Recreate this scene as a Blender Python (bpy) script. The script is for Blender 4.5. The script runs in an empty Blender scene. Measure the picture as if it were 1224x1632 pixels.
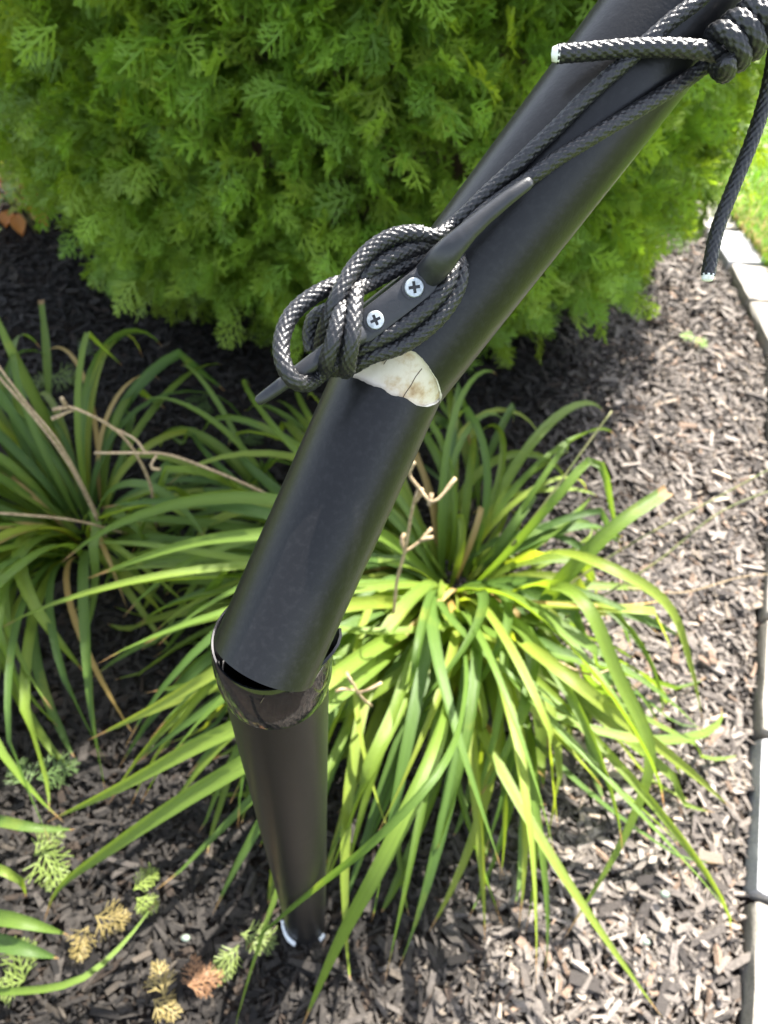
import bpy, bmesh, math, random
import numpy as np
from mathutils import Vector, Matrix
random.seed(7); rng = np.random.default_rng(7)
R = math.radians
scene = bpy.context.scene
C = scene.collection

# ------------------------------------------------------------------ camera
F, CX, CY, HC = 1100.0, 612.0, 816.0, 1.05          # focal length and centre in photo pixels, camera height in metres
_n = np.array([515-CX, -(1700-CY), -F]); _n /= np.linalg.norm(_n)
_up = -_n; _f = np.array([0, 0, -1.0]); _y = _f-_up*_f.dot(_up); _y /= np.linalg.norm(_y)
M = np.array([np.cross(_y, _up), _y, _up])            # camera axes to world axes
CAM = np.array([0, 0, HC])
def P(px, py, d): return Vector(M @ (np.array([(px-CX)/F, -(py-CY)/F, -1])*d)+CAM)
def G(px, py, z=0.0):
    v = M @ np.array([(px-CX)/F, -(py-CY)/F, -1]); return Vector(CAM+v*((z-HC)/v[2]))
def proj(w):
    c = M.T @ (np.array(w).T-CAM[:, None] if np.ndim(w) > 1 else np.array(w)-CAM)
    return CX+F*c[0]/-c[2], CY-F*c[1]/-c[2], -c[2]
cam = bpy.data.cameras.new('camera'); co = bpy.data.objects.new('camera', cam); C.objects.link(co)
co.matrix_world = Matrix([[*M[0], 0], [*M[1], 0], [*M[2], HC], [0, 0, 0, 1]])
cam.sensor_fit = 'VERTICAL'; cam.sensor_height = 36; cam.sensor_width = 27; cam.lens = 36*F/1632
cam.clip_start = .01; cam.clip_end = 300
cam.dof.use_dof = True; cam.dof.focus_distance = .262; cam.dof.aperture_fstop = 13.5; cam.dof.aperture_blades = 0
scene.camera = co

# ------------------------------------------------------------------ sky, sun, exposure
SUN_AZ, SUN_EL = 27, 50.5
w = bpy.data.worlds.new('World'); scene.world = w; w.use_nodes = True
sk = w.node_tree.nodes.new('ShaderNodeTexSky'); sk.sky_type = 'NISHITA'; sk.sun_disc = False
sk.sun_elevation = R(SUN_EL); sk.sun_rotation = R(SUN_AZ)
sk.dust_density = 2.0; hsv = w.node_tree.nodes.new('ShaderNodeHueSaturation'); hsv.inputs['Saturation'].default_value = .55
w.node_tree.links.new(sk.outputs[0], hsv.inputs['Color']); w.node_tree.links.new(hsv.outputs[0], w.node_tree.nodes['Background'].inputs[0])
w.node_tree.nodes['Background'].inputs[1].default_value = .125
sl = bpy.data.lights.new('sun', 'SUN'); sl.energy = 5.0; sl.angle = R(.53); sl.color = (1, .95, .87)
so = bpy.data.objects.new('sun', sl); C.objects.link(so)
sd = Vector((math.sin(R(SUN_AZ))*math.cos(R(SUN_EL)), math.cos(R(SUN_AZ))*math.cos(R(SUN_EL)), math.sin(R(SUN_EL))))
so.rotation_euler = sd.to_track_quat('Z', 'Y').to_euler(); so.location = sd*8
scene.view_settings.view_transform = 'Standard'; scene.view_settings.look = 'None'
scene.view_settings.exposure = 2.38; scene.view_settings.gamma = 1
scene.cycles.use_denoising = True; scene.cycles.max_bounces = 5; scene.cycles.diffuse_bounces = 3; scene.cycles.glossy_bounces = 3; scene.cycles.transmission_bounces = 4; scene.cycles.use_adaptive_sampling = True; scene.cycles.adaptive_threshold = .02; scene.cycles.transparent_max_bounces = 8

# ------------------------------------------------------------------ helpers
def link_obj(name, mesh, parent=None, mat=None):
    o = bpy.data.objects.new(name, mesh); C.objects.link(o)
    if mat and mesh and not mesh.materials: mesh.materials.append(mat)
    if parent:
        o.parent = parent; o.matrix_parent_inverse = parent.matrix_world.inverted() if parent.type != 'EMPTY' else Matrix.Translation(-Vector(parent.location))
    return o
def tag(o, label=None, cat=None, group=None, kind=None):
    if label: o['label'] = label
    if cat: o['category'] = cat
    if group: o['group'] = group
    if kind: o['kind'] = kind
    return o
def empty(name, loc, label, cat, group=None):
    o = bpy.data.objects.new(name, None); C.objects.link(o); o.location = loc; o.empty_display_size = .02
    return tag(o, label, cat, group)
def mesh_np(name, V, Fs, smooth=True, col=None, uv=None):
    """V (n,3); Fs (m,k) all faces with the same number of corners."""
    V = np.asarray(V, np.float32); Fs = np.asarray(Fs, np.int32); m, k = Fs.shape
    me = bpy.data.meshes.new(name); me.vertices.add(len(V)); me.vertices.foreach_set('co', V.ravel())
    me.loops.add(m*k); me.loops.foreach_set('vertex_index', Fs.ravel())
    me.polygons.add(m); me.polygons.foreach_set('loop_start', np.arange(0, m*k, k, dtype=np.int32))
    me.polygons.foreach_set('loop_total', np.full(m, k, np.int32)) if False else None
    me.polygons.foreach_set('use_smooth', np.full(m, smooth))
    if col is not None:
        a = me.color_attributes.new('tint', 'FLOAT_COLOR', 'POINT')
        c4 = np.ones((len(V), 4), np.float32); c4[:, :col.shape[1]] = col; a.data.foreach_set('color', c4.ravel())
    if uv is not None:
        u = me.uv_layers.new(name='UVMap'); u.data.foreach_set('uv', np.asarray(uv, np.float32)[Fs.ravel()].ravel())
    me.update(calc_edges=True); me.validate(); return me
def bm_mesh(bm, name, smooth=True, angle=None):
    bmesh.ops.recalc_face_normals(bm, faces=bm.faces)
    me = bpy.data.meshes.new(name); bm.to_mesh(me); bm.free()
    me.polygons.foreach_set('use_smooth', np.full(len(me.polygons), smooth))
    if angle and smooth: me.set_sharp_from_angle(angle=R(angle))
    return me
def catmull(pts, step):
    pts = [np.array(p, float) for p in pts]; p = [2*pts[0]-pts[1]]+pts+[2*pts[-1]-pts[-2]]
    out = []
    for i in range(1, len(p)-2):
        a, b, c, d = p[i-1:i+3]
        ta = 0; al = .5
        t1 = ta+max(1e-5, np.linalg.norm(b-a))**al; t2 = t1+max(1e-5, np.linalg.norm(c-b))**al; t3 = t2+max(1e-5, np.linalg.norm(d-c))**al
        n = max(3, int(np.linalg.norm(c-b)/step*1.5))
        for t in np.linspace(t1, t2, n, endpoint=False):
            A1 = (t1-t)/t1*a+t/t1*b; A2 = (t2-t)/(t2-t1)*b+(t-t1)/(t2-t1)*c; A3 = (t3-t)/(t3-t2)*c+(t-t2)/(t3-t2)*d
            B1 = (t2-t)/t2*A1+t/t2*A2; B2 = (t3-t)/(t3-t1)*A2+(t-t1)/(t3-t1)*A3
            out.append((t2-t)/(t2-t1)*B1+(t-t1)/(t2-t1)*B2)
    out.append(p[-2]); out = np.array(out)
    s = np.r_[0, np.cumsum(np.linalg.norm(np.diff(out, axis=0), axis=1))]
    q = np.linspace(0, s[-1], max(4, int(s[-1]/step)+1))
    return np.stack([np.interp(q, s, out[:, k]) for k in range(3)], 1), q
def frames(pts):
    T = np.gradient(pts, axis=0); T /= np.linalg.norm(T, axis=1)[:, None]+1e-12
    n = np.cross(T[0], [.3, .2, .9]); n /= np.linalg.norm(n); N = [n]
    for i in range(1, len(pts)):
        n = n-T[i]*n.dot(T[i]); n /= np.linalg.norm(n); N.append(n)
    N = np.array(N); return T, N, np.cross(T, N)
def tube_np(pts, rad, k=12, cap=True):
    """Swept tube; rad scalar, (n,) or (n,k)."""
    pts = np.asarray(pts, float); n = len(pts); T, N, B = frames(pts)
    th = np.linspace(0, 2*np.pi, k, endpoint=False)
    r = np.broadcast_to(np.asarray(rad, float).reshape(-1, 1) if np.ndim(rad) == 1 else rad, (n, k))
    V = pts[:, None]+r[..., None]*(np.cos(th)[None, :, None]*N[:, None]+np.sin(th)[None, :, None]*B[:, None])
    V = V.reshape(-1, 3); i = np.arange(n-1)[:, None]*k; j = np.arange(k)[None]; j2 = (j+1) % k
    Fs = np.stack([i+j, i+j2, i+k+j2, i+k+j], -1).reshape(-1, 4)
    if cap:
        V = np.vstack([V, pts[:1]-T[:1]*.0004, pts[-1:]+T[-1:]*.0004]); a, b = n*k, n*k+1
        c0 = np.stack([np.full(k, a), j2[0], j[0], np.full(k, a)], 1)
        c1 = np.stack([np.full(k, b), (n-1)*k+j[0], (n-1)*k+j2[0], np.full(k, b)], 1)
        return V, Fs, np.vstack([c0, c1])[:, :3]
    return V, Fs, None
def tube_mesh(name, pts, rad, k=12):
    V, Q, Tt = tube_np(pts, rad, k)
    me = bpy.data.meshes.new(name); me.from_pydata(V.tolist(), [], Q.tolist()+Tt.tolist())
    me.polygons.foreach_set('use_smooth', np.full(len(me.polygons), True)); me.update(); return me

# ------------------------------------------------------------------ materials
def mat(name):
    m = bpy.data.materials.new(name); m.use_nodes = True; nt = m.node_tree
    return m, nt, nt.nodes['Principled BSDF'], nt.nodes.new, nt.links.new
def noise(nt, scale, detail=4, rough=.55, coord='Object'):
    tc = nt.nodes.new('ShaderNodeTexCoord'); n = nt.nodes.new('ShaderNodeTexNoise')
    n.inputs['Scale'].default_value = scale; n.inputs['Detail'].default_value = detail; n.inputs['Roughness'].default_value = rough
    nt.links.new(tc.outputs[coord], n.inputs['Vector']); return n
def ramp(nt, src, stops):
    r = nt.nodes.new('ShaderNodeValToRGB'); e = r.color_ramp.elements
    while len(e) < len(stops): e.new(.5)
    for x, (p, c) in zip(e, stops): x.position = p; x.color = (*c, 1) if len(c) == 3 else c
    nt.links.new(src, r.inputs[0]); return r
def bump(nt, b, src, strength, dist):
    n = nt.nodes.new('ShaderNodeBump'); n.inputs['Strength'].default_value = strength; n.inputs['Distance'].default_value = dist
    nt.links.new(src, n.inputs['Height']); nt.links.new(n.outputs[0], b.inputs['Normal']); return n
def black_mat(name, base, rough, spec=.5, speck=True, bscale=900, bstr=.12):
    m, nt, b, N, L = mat(name)
    a = noise(nt, 12, 4); rr = ramp(nt, a.outputs[0], [(.3, (rough-.015,)*3), (.7, (rough+.025,)*3)]); L(rr.outputs[0], b.inputs['Roughness'])
    s = noise(nt, 420, 2); d = noise(nt, 6, 3)
    mul = N('ShaderNodeMath'); mul.operation = 'MULTIPLY_ADD'; L(d.outputs[0], mul.inputs[0]); mul.inputs[1].default_value = .25; L(s.outputs[0], mul.inputs[2])
    cr = ramp(nt, mul.outputs[0], [(.6, base), (.93 if speck else .99, tuple(x*1.5+.004 for x in base)), (.965, (.22, .21, .2))])
    L(cr.outputs[0], b.inputs['Base Color']); b.inputs['Specular IOR Level'].default_value = spec
    f = noise(nt, bscale, 3); bump(nt, b, f.outputs[0], bstr, .0006); return m
POLE = black_mat('black satin coating', (.0055, .0055, .0062), .34, .32)
GLOSS = black_mat('glossy black plastic', (.008, .008, .009), .07, .6, bstr=.25, bscale=45)
CLEAT = black_mat('black nylon', (.014, .0145, .017), .4, .5, False, 1500, .1)
def rope_mat():
    m, nt, b, N, L = mat('braided polyester rope')
    f = noise(nt, 2200, 3); r = ramp(nt, f.outputs[0], [(.3, (.005, .005, .006)), (.75, (.02, .02, .022))]); L(r.outputs[0], b.inputs['Base Color'])
    b.inputs['Roughness'].default_value = .35; b.inputs['Specular IOR Level'].default_value = .5
    b.inputs['Sheen Weight'].default_value = .05; b.inputs['Sheen Roughness'].default_value = .3
    bump(nt, b, f.outputs[0], .5, .0003); return m
ROPE = rope_mat()
def simple(name, stops, scale, rough=.6, bstr=.2, bdist=.002, spec=.4, metal=0, detail=5):
    m, nt, b, N, L = mat(name); n = noise(nt, scale, detail, .62)
    r = ramp(nt, n.outputs[0], stops); L(r.outputs[0], b.inputs['Base Color'])
    b.inputs['Roughness'].default_value = rough; b.inputs['Specular IOR Level'].default_value = spec; b.inputs['Metallic'].default_value = metal
    bump(nt, b, n.outputs[0], bstr, bdist); return m
CREAM = simple('dirty cream fibre', [(.3, (.22, .13, .06)), (.4, (.42, .32, .2)), (.5, (.55, .49, .39)), (.8, (.66, .61, .53))], 70, .7, .5, .0015, .3, 0, 6)
WHITEEDGE = simple('torn white edge', [(.3, (.5, .46, .38)), (.6, (.82, .8, .75))], 300, .7, .3, .001)
WHITEPVC = simple('white plastic', [(.3, (.6, .62, .66)), (.6, (.78, .8, .82))], 40, .4, .05)
MELT = simple('melted rope end', [(.3, (.5, .48, .42)), (.6, (.82, .84, .84))], 400, .5, .5, .001)
ZINC = simple('zinc plated steel', [(.3, (.3, .33, .34)), (.6, (.5, .53, .54))], 500, .42, .15, .0005, .5, .7)
RECESS = simple('dark screw recess', [(.3, (.05, .045, .04)), (.7, (.22, .21, .2))], 700, .6, .3, .0005, .4, .4)  # darker base colour for the sunken cross
CRACK = simple('crack shadow dirt', [(.3, (.06, .045, .03)), (.7, (.12, .09, .06))], 300, .8)
STALK = simple('dry tan stalk', [(.3, (.14, .095, .05)), (.5, (.29, .21, .12)), (.75, (.42, .33, .2))], 220, .7, .3, .002)
GREENSTALK = simple('green brown stalk', [(.3, (.07, .1, .025)), (.6, (.16, .15, .06)), (.85, (.25, .17, .08))], 25, .6, .2, .002)
BARK = simple('shrub bark', [(.3, (.05, .03, .02)), (.7, (.16, .1, .06))], 40, .9, .6, .01)
SOIL = simple('dark soil', [(.3, (.012, .009, .007)), (.6, (.035, .026, .02)), (.85, (.06, .045, .035))], 45, .95, .8, .02, .2)
LAWNBASE = simple('lawn soil and thatch', [(.3, (.05, .07, .015)), (.7, (.12, .17, .03))], 30, .9, .5, .02, .2)
def stone(name, lo, mid, hi):
    m, nt, b, N, L = mat(name); a = noise(nt, 14, 6, .65); c = noise(nt, 260, 3)
    r = ramp(nt, a.outputs[0], [(.3, lo), (.5, mid), (.75, hi)]); s = ramp(nt, c.outputs[0], [(.32, (.45,)*3), (.45, (1,)*3)])
    mx = N('ShaderNodeMix'); mx.data_type = 'RGBA'; mx.blend_type = 'MULTIPLY'; mx.inputs[0].default_value = .8
    L(r.outputs[0], mx.inputs[6]); L(s.outputs[0], mx.inputs[7]); L(mx.outputs[2], b.inputs['Base Color'])
    b.inputs['Roughness'].default_value = .85; bump(nt, b, c.outputs[0], .5, .003); return m
STONE_C = stone('cream concrete', (.17, .155, .13), (.24, .22, .19), (.3, .28, .245))
STONE_G = stone('grey concrete', (.22, .22, .23), (.32, .32, .33), (.42, .42, .42))
def foliage(name, trans=.35, rough=.45, sat=1.0, use_uv=False, veins=False, cols=None, spec=.4):
    """Leaf: principled front plus translucency. Colour = tint attribute or object-random ramp; leaf tip dries to brown along UV y."""
    m, nt, b, N, L = mat(name)
    if cols is None:
        at = N('ShaderNodeAttribute'); at.attribute_name = 'tint'; col = at.outputs['Color']
    else:
        oi = N('ShaderNodeObjectInfo'); r0 = ramp(nt, oi.outputs['Random'], cols); col = r0.outputs[0]
    if use_uv:
        uv = N('ShaderNodeUVMap'); sp = N('ShaderNodeSeparateXYZ'); L(uv.outputs[0], sp.inputs[0])
        tr = ramp(nt, sp.outputs[1], [(.0, (.55, .62, .4)), (.18, (1, 1, 1)), (.985, (1, 1, 1))])
        mx = N('ShaderNodeMix'); mx.data_type = 'RGBA'; mx.blend_type = 'MULTIPLY'; mx.inputs[0].default_value = .6
        mr = ramp(nt, sp.outputs[0], [(0, (.82, .84, .8)), (.36, (1, 1, 1)), (.47, (.95, .95, .95)), (.5, (1.35, 1.3, 1.2)), (.53, (.95, .95, .95)), (.64, (1, 1, 1)), (1, (.82, .84, .8))])
        sv = N('ShaderNodeMapping'); sv.inputs['Scale'].default_value = (26, 1.2, 1); L(uv.outputs[0], sv.inputs['Vector']); vn = N('ShaderNodeTexNoise'); vn.inputs['Scale'].default_value = 1; vn.inputs['Detail'].default_value = 2; L(sv.outputs[0], vn.inputs['Vector'])
        vr = ramp(nt, vn.outputs[0], [(.3, (.78, .8, .76)), (.7, (1.18, 1.16, 1.1))])
        ma = N('ShaderNodeMix'); ma.data_type = 'RGBA'; ma.blend_type = 'MULTIPLY'; ma.inputs[0].default_value = 1; L(col, ma.inputs[6]); L(mr.outputs[0], ma.inputs[7])
        mb = N('ShaderNodeMix'); mb.data_type = 'RGBA'; mb.blend_type = 'MULTIPLY'; mb.inputs[0].default_value = 1; L(ma.outputs[2], mb.inputs[6]); L(vr.outputs[0], mb.inputs[7]); col = mb.outputs[2]
        L(col, mx.inputs[6]); L(tr.outputs[0], mx.inputs[7])
        n2 = noise(nt, 18, 3); ad = N('ShaderNodeMath'); ad.operation = 'MULTIPLY_ADD'; L(n2.outputs[0], ad.inputs[0]); ad.inputs[1].default_value = .065; L(sp.outputs[1], ad.inputs[2])
        tf = ramp(nt, ad.outputs[0], [(.985, (0, 0, 0)), (1.0, (1, 1, 1))]); tf.color_ramp.elements[0].position = .98
        m2 = N('ShaderNodeMix'); m2.data_type = 'RGBA'; L(tf.outputs[0], m2.inputs[0]); L(mx.outputs[2], m2.inputs[6]); m2.inputs[7].default_value = (.3, .19, .08, 1)
        n3 = noise(nt, 9, 4); pf = ramp(nt, n3.outputs[0], [(.62, (0, 0, 0)), (.78, (.8, .8, .8))])
        m3 = N('ShaderNodeMix'); m3.data_type = 'RGBA'; L(pf.outputs[0], m3.inputs[0]); L(m2.outputs[2], m3.inputs[6]); m3.inputs[7].default_value = (.27, .3, .045, 1)
        col = m3.outputs[2]
        wv = N('ShaderNodeTexWave'); wv.wave_type = 'BANDS'; wv.bands_direction = 'X'; wv.inputs['Scale'].default_value = 3.2; wv.inputs['Distortion'].default_value = .3
        L(uv.outputs[0], wv.inputs['Vector']); bump(nt, b, wv.outputs[0], .35, .0012)
    L(col, b.inputs['Base Color']); b.inputs['Roughness'].default_value = rough; b.inputs['Specular IOR Level'].default_value = spec
    t = N('ShaderNodeBsdfTranslucent'); hs = N('ShaderNodeHueSaturation'); hs.inputs['Hue'].default_value = .485; hs.inputs['Saturation'].default_value = 1.1; hs.inputs['Value'].default_value = 1.6
    L(col, hs.inputs['Color']); L(hs.outputs[0], t.inputs['Color'])
    ms = N('ShaderNodeMixShader'); ms.inputs[0].default_value = trans; L(b.outputs[0], ms.inputs[1]); L(t.outputs[0], ms.inputs[2])
    L(ms.outputs[0], nt.nodes['Material Output'].inputs['Surface']); return m
LEAF = foliage('daylily leaf', .45, .47, use_uv=True, cols=[(0, (.072, .138, .03)), (.4, (.115, .19, .03)), (.75, (.165, .24, .036)), (1, (.23, .285, .045))])
DRYLEAF = foliage('yellowed daylily leaf', .35, .6, use_uv=True, cols=[(0, (.3, .2, .05)), (1, (.38, .28, .12))])
SPRAY = foliage('arborvitae spray', .36, .5, spec=.3)
GRASS = foliage('lawn grass', .35, .5)
ORANGE = foliage('orange garden foliage', .35, .5)
def chip_mat():
    m, nt, b, N, L = mat('weathered wood chip'); at = N('ShaderNodeAttribute'); at.attribute_name = 'tint'
    n = noise(nt, 160, 4); r = ramp(nt, n.outputs[0], [(.3, (.55,)*3), (.65, (1.15,)*3)])
    mx = N('ShaderNodeMix'); mx.data_type = 'RGBA'; mx.blend_type = 'MULTIPLY'; mx.inputs[0].default_value = 1
    L(at.outputs['Color'], mx.inputs[6]); L(r.outputs[0], mx.inputs[7]); L(mx.outputs[2], b.inputs['Base Color'])
    b.inputs['Roughness'].default_value = .85; b.inputs['Specular IOR Level'].default_value = .25; bump(nt, b, n.outputs[0], .6, .002); return m
CHIP = chip_mat()

# ------------------------------------------------------------------ ground, mulch bed, lawn
def kerb_x(y):                                     # inner edge of the stone edging: a gentle bend
    return np.interp(y, [-.6, .09, .234, .485, .72, 1.1, 1.51, 1.85, 2.17, 2.6, 3.5, 5], [.387, .52, .563, .636, .707, .83, .925, .915, .87, .74, .3, -.6])
KW = .115
def sheet(name, x0, x1, y0, y1, nx, ny, fz, m):
    X, Y = np.meshgrid(np.linspace(x0, x1, nx), np.linspace(y0, y1, ny)); Z = fz(X, Y)
    V = np.stack([X, Y, Z], -1).reshape(-1, 3); i = np.arange(ny-1)[:, None]*nx+np.arange(nx-1)[None]
    Fs = np.stack([i, i+1, i+nx+1, i+nx], -1).reshape(-1, 4)
    return tag(link_obj(name, mesh_np(name, V, Fs), None, m), kind='structure')
ground = sheet('ground', -90, 90, -90, 90, 2, 2, lambda X, Y: X*0-.09, LAWNBASE)
def bedz(X, Y): return -.012+.006*np.sin(X*9+1)*np.cos(Y*7)+.004*np.sin(X*31+Y*23)
bed_ys = np.linspace(-.8, 4.6, 90); bv = []; bf = []
for i, y in enumerate(bed_ys):
    xs = np.linspace(-2.6, kerb_x(y)+.03, 70)
    for x in xs: bv.append((x, y, float(bedz(x, y))))
for i in range(89):
    for j in range(69): a = i*70+j; bf.append((a, a+1, a+71, a+70))
bed = tag(link_obj('mulch_bed', mesh_np('mulch_bed', bv, bf), None, SOIL), kind='structure')
bed['label'] = 'dark soil bed covered with wood chip mulch'
lv = []; lf = []
for i, y in enumerate(np.linspace(-.8, 6, 60)):
    x0 = float(kerb_x(y))+KW+.006
    for j, x in enumerate(np.linspace(0, 1, 20)): lv.append((x0+x*(5-x0), y, .018+.006*math.sin(y*5+x*20)))
for i in range(59):
    for j in range(19): a = i*20+j; lf.append((a, a+1, a+21, a+20))
lawn = tag(link_obj('lawn', mesh_np('lawn', lv, lf), None, LAWNBASE), kind='structure')

# stone edging: blocks laid end to end along the bend, each its own piece
kerb = bpy.data.objects.new('kerb', None); C.objects.link(kerb); tag(kerb, 'curved row of cream and grey stone edging blocks beside the lawn', kind='structure')
def edging_block(p0, p1, wdt, h, m, seed):
    rnd = random.Random(seed); d = Vector((p1[0]-p0[0], p1[1]-p0[1], 0)); Ln = d.length; d.normalize(); n = Vector((d.y, -d.x, 0))
    bm = bmesh.new(); vs = []
    nx, ny = 9, 5
    bmesh.ops.create_cube(bm, size=1)
    for v in bm.verts: v.co = Vector((v.co.x*Ln, v.co.y*wdt, v.co.z*h))
    bmesh.ops.bevel(bm, geom=list(bm.edges), offset=.010, segments=2, affect='EDGES', profile=.6)
    bmesh.ops.subdivide_edges(bm, edges=[e for e in bm.edges if e.calc_length() > .03], cuts=4, use_grid_fill=True)
    for v in bm.verts: v.co += Vector((rnd.gauss(0, .0011), rnd.gauss(0, .0011), rnd.gauss(0, .001)))
    c = Vector((*((Vector(p0)+Vector(p1))/2), 0))+n*wdt/2
    mx = Matrix.Translation(c+Vector((0, 0, h/2-.060+rnd.uniform(-.003, .003)))) @ Matrix((( d.x, n.x, 0), (d.y, n.y, 0), (0, 0, 1))).to_4x4() @ Matrix.Rotation(rnd.uniform(-.012, .012), 4, 'X')
    bm.transform(mx); o = link_obj('edging_stone', bm_mesh(bm, 'edging_stone', True, 40), kerb, m); return o
ys = [-.5, -.31, -.12, .035, .205, .235+.19, .60, .80, 1.0, 1.2, 1.4, 1.6, 1.8, 2.0, 2.2, 2.4, 2.6, 2.8, 3.0]
ys = [-.52, -.33, -.14, .045, .232, .468, .69, .90, 1.11, 1.31, 1.50, 1.70, 1.885, 2.07, 2.24, 2.4, 2.56]
for k in range(len(ys)-1):
    y0, y1 = ys[k]+.005, ys[k+1]-.005
    edging_block((float(kerb_x(y0)), y0), (float(kerb_x(y1)), y1), KW, .085, STONE_G if k in (1, 4, 7, 12) else STONE_C, k)

# ------------------------------------------------------------------ shrub geometry data (used for the shade too)
SC = np.array([-.15, 1.97]); 
def shrub_r(zf):                                   # radius profile of the clipped conifer against relative height
    return np.interp(zf, [0, .045, .12, .2, .32, .46, .62, .8, .93, 1.0], [.66, .76, .85, .87, .83, .74, .62, .47, .28, .05])
SHZ0, SHZ1 = .07, 2.1

# ------------------------------------------------------------------ wood chips
def chip_template(seed):
    r = np.random.default_rng(seed)
    v = np.array([[sx, sy, sz] for sx in (-.5, .5) for sy in (-.5, .5) for sz in (-.5, .5)], float)
    v += r.uniform(-.13, .13, v.shape); v[4:, 1:] *= r.uniform(.35, 1.0); v[:4, 1:] *= r.uniform(.7, 1.0)
    return v
CF = np.array([[0, 1, 3, 2], [4, 6, 7, 5], [0, 4, 5, 1], [2, 3, 7, 6], [0, 2, 6, 4], [1, 5, 7, 3]])
TEM = [chip_template(s) for s in range(10)]
def chip_colors(n, r):
    pal = np.array([[.095, .082, .073], [.15, .13, .115], [.2, .175, .155], [.245, .215, .19], [.3, .25, .2], [.055, .048, .044], [.19, .135, .1]])
    c = pal[r.choice(7, n, p=[.2, .24, .2, .12, .05, .12, .07])]
    return c*r.uniform(.75, 1.25, (n, 1))*np.array([1.0, .99, .975])*1.02
def chip_tone(X, Y):  # colour factor: chips get darker with distance from the edging
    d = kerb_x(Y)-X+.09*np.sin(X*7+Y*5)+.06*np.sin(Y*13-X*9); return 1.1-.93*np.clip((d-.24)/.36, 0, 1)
def chip_place(n, r, box):
    X = r.uniform(box[0], box[1], n); Y = r.uniform(box[2], box[3], n); k = X < kerb_x(Y)-.006; return X[k], Y[k]
def rotmat(yaw, pitch, roll):
    cy, sy, cp, sp, cr, sr = np.cos(yaw), np.sin(yaw), np.cos(pitch), np.sin(pitch), np.cos(roll), np.sin(roll)
    return np.stack([np.stack([cy*cp, cy*sp*sr-sy*cr, cy*sp*cr+sy*sr], -1), np.stack([sy*cp, sy*sp*sr+cy*cr, sy*sp*cr-cy*sr], -1), np.stack([-sp, cp*sr, cp*cr], -1)], -2)
def chip_batch(X, Y, r, big=1.0):
    n = len(X); L_ = np.clip(r.lognormal(-4.3, .52, n), .005, .05)*big; W_ = np.clip(L_*r.uniform(.12, .42, n), .0022, .011); T_ = np.clip(W_*r.uniform(.25, .6, n), .0015, .006)
    Rm = rotmat(r.uniform(0, 6.283, n), r.normal(0, .22, n), r.normal(0, .3, n))
    T = np.array(TEM)[r.integers(0, 10, n)]*np.stack([L_, W_, T_], -1)[:, None]
    V = np.einsum('nij,nvj->nvi', Rm, T); Z = bedz(X, Y)+.003+r.uniform(0, .014, n)
    return V+np.stack([X, Y, Z], -1)[:, None], chip_colors(n, r)*chip_tone(X, Y)[:, None]*.76, L_
def fine_chips():
    Vs, Cs = [], []
    for dens, box in ((29000, (-.75, 1.0, -.1, .95)), (18000, (-1.2, 1.0, .95, 2.4)), (1500, (-2.4, 1.0, 2.4, 3.6)), (1200, (-2.4, -1.2, 0, 2.4))):
        n = int(dens*(box[1]-box[0])*(box[3]-box[2])); X, Y = chip_place(n, rng, box)
        inside = ((X-SC[0])**2+(Y-SC[1])**2) < .5**2; X, Y = X[~inside], Y[~inside]
        V, c, _ = chip_batch(X, Y, rng); Vs.append(V); Cs.append(c)
    V = np.concatenate(Vs); c = np.concatenate(Cs); n = len(V)
    Fs = (CF[None]+np.arange(n)[:, None, None]*8).reshape(-1, 4)
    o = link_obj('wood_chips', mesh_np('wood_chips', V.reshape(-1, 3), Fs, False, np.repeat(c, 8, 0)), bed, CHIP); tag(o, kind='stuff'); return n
print('chips', fine_chips())
# the 300 largest chips in view are pieces of their own
r2 = np.random.default_rng(21); cnt = 0; shared = []; dark_shared = []
for s in range(24):
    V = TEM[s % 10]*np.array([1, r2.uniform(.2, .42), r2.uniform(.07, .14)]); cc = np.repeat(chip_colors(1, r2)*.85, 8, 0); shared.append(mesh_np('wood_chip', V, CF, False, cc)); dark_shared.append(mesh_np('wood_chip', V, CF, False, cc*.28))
while cnt < 300:
    px, py = r2.uniform(0, 1224), r2.uniform(430, 1632)
    if cnt < 190: px = r2.uniform(700, 1224)
    g = G(px, py)
    if g.x > kerb_x(g.y)-.02 or (g.x-SC[0])**2+(g.y-SC[1])**2 < .6**2: continue
    o = link_obj('wood_chip', (shared if chip_tone(g.x, g.y) > .66 else dark_shared)[cnt % 24], bed, CHIP)
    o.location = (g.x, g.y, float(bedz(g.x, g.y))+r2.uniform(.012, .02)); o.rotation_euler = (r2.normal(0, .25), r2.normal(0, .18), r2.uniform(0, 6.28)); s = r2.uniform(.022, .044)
    o.scale = (s, s, s); cnt += 1

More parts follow.
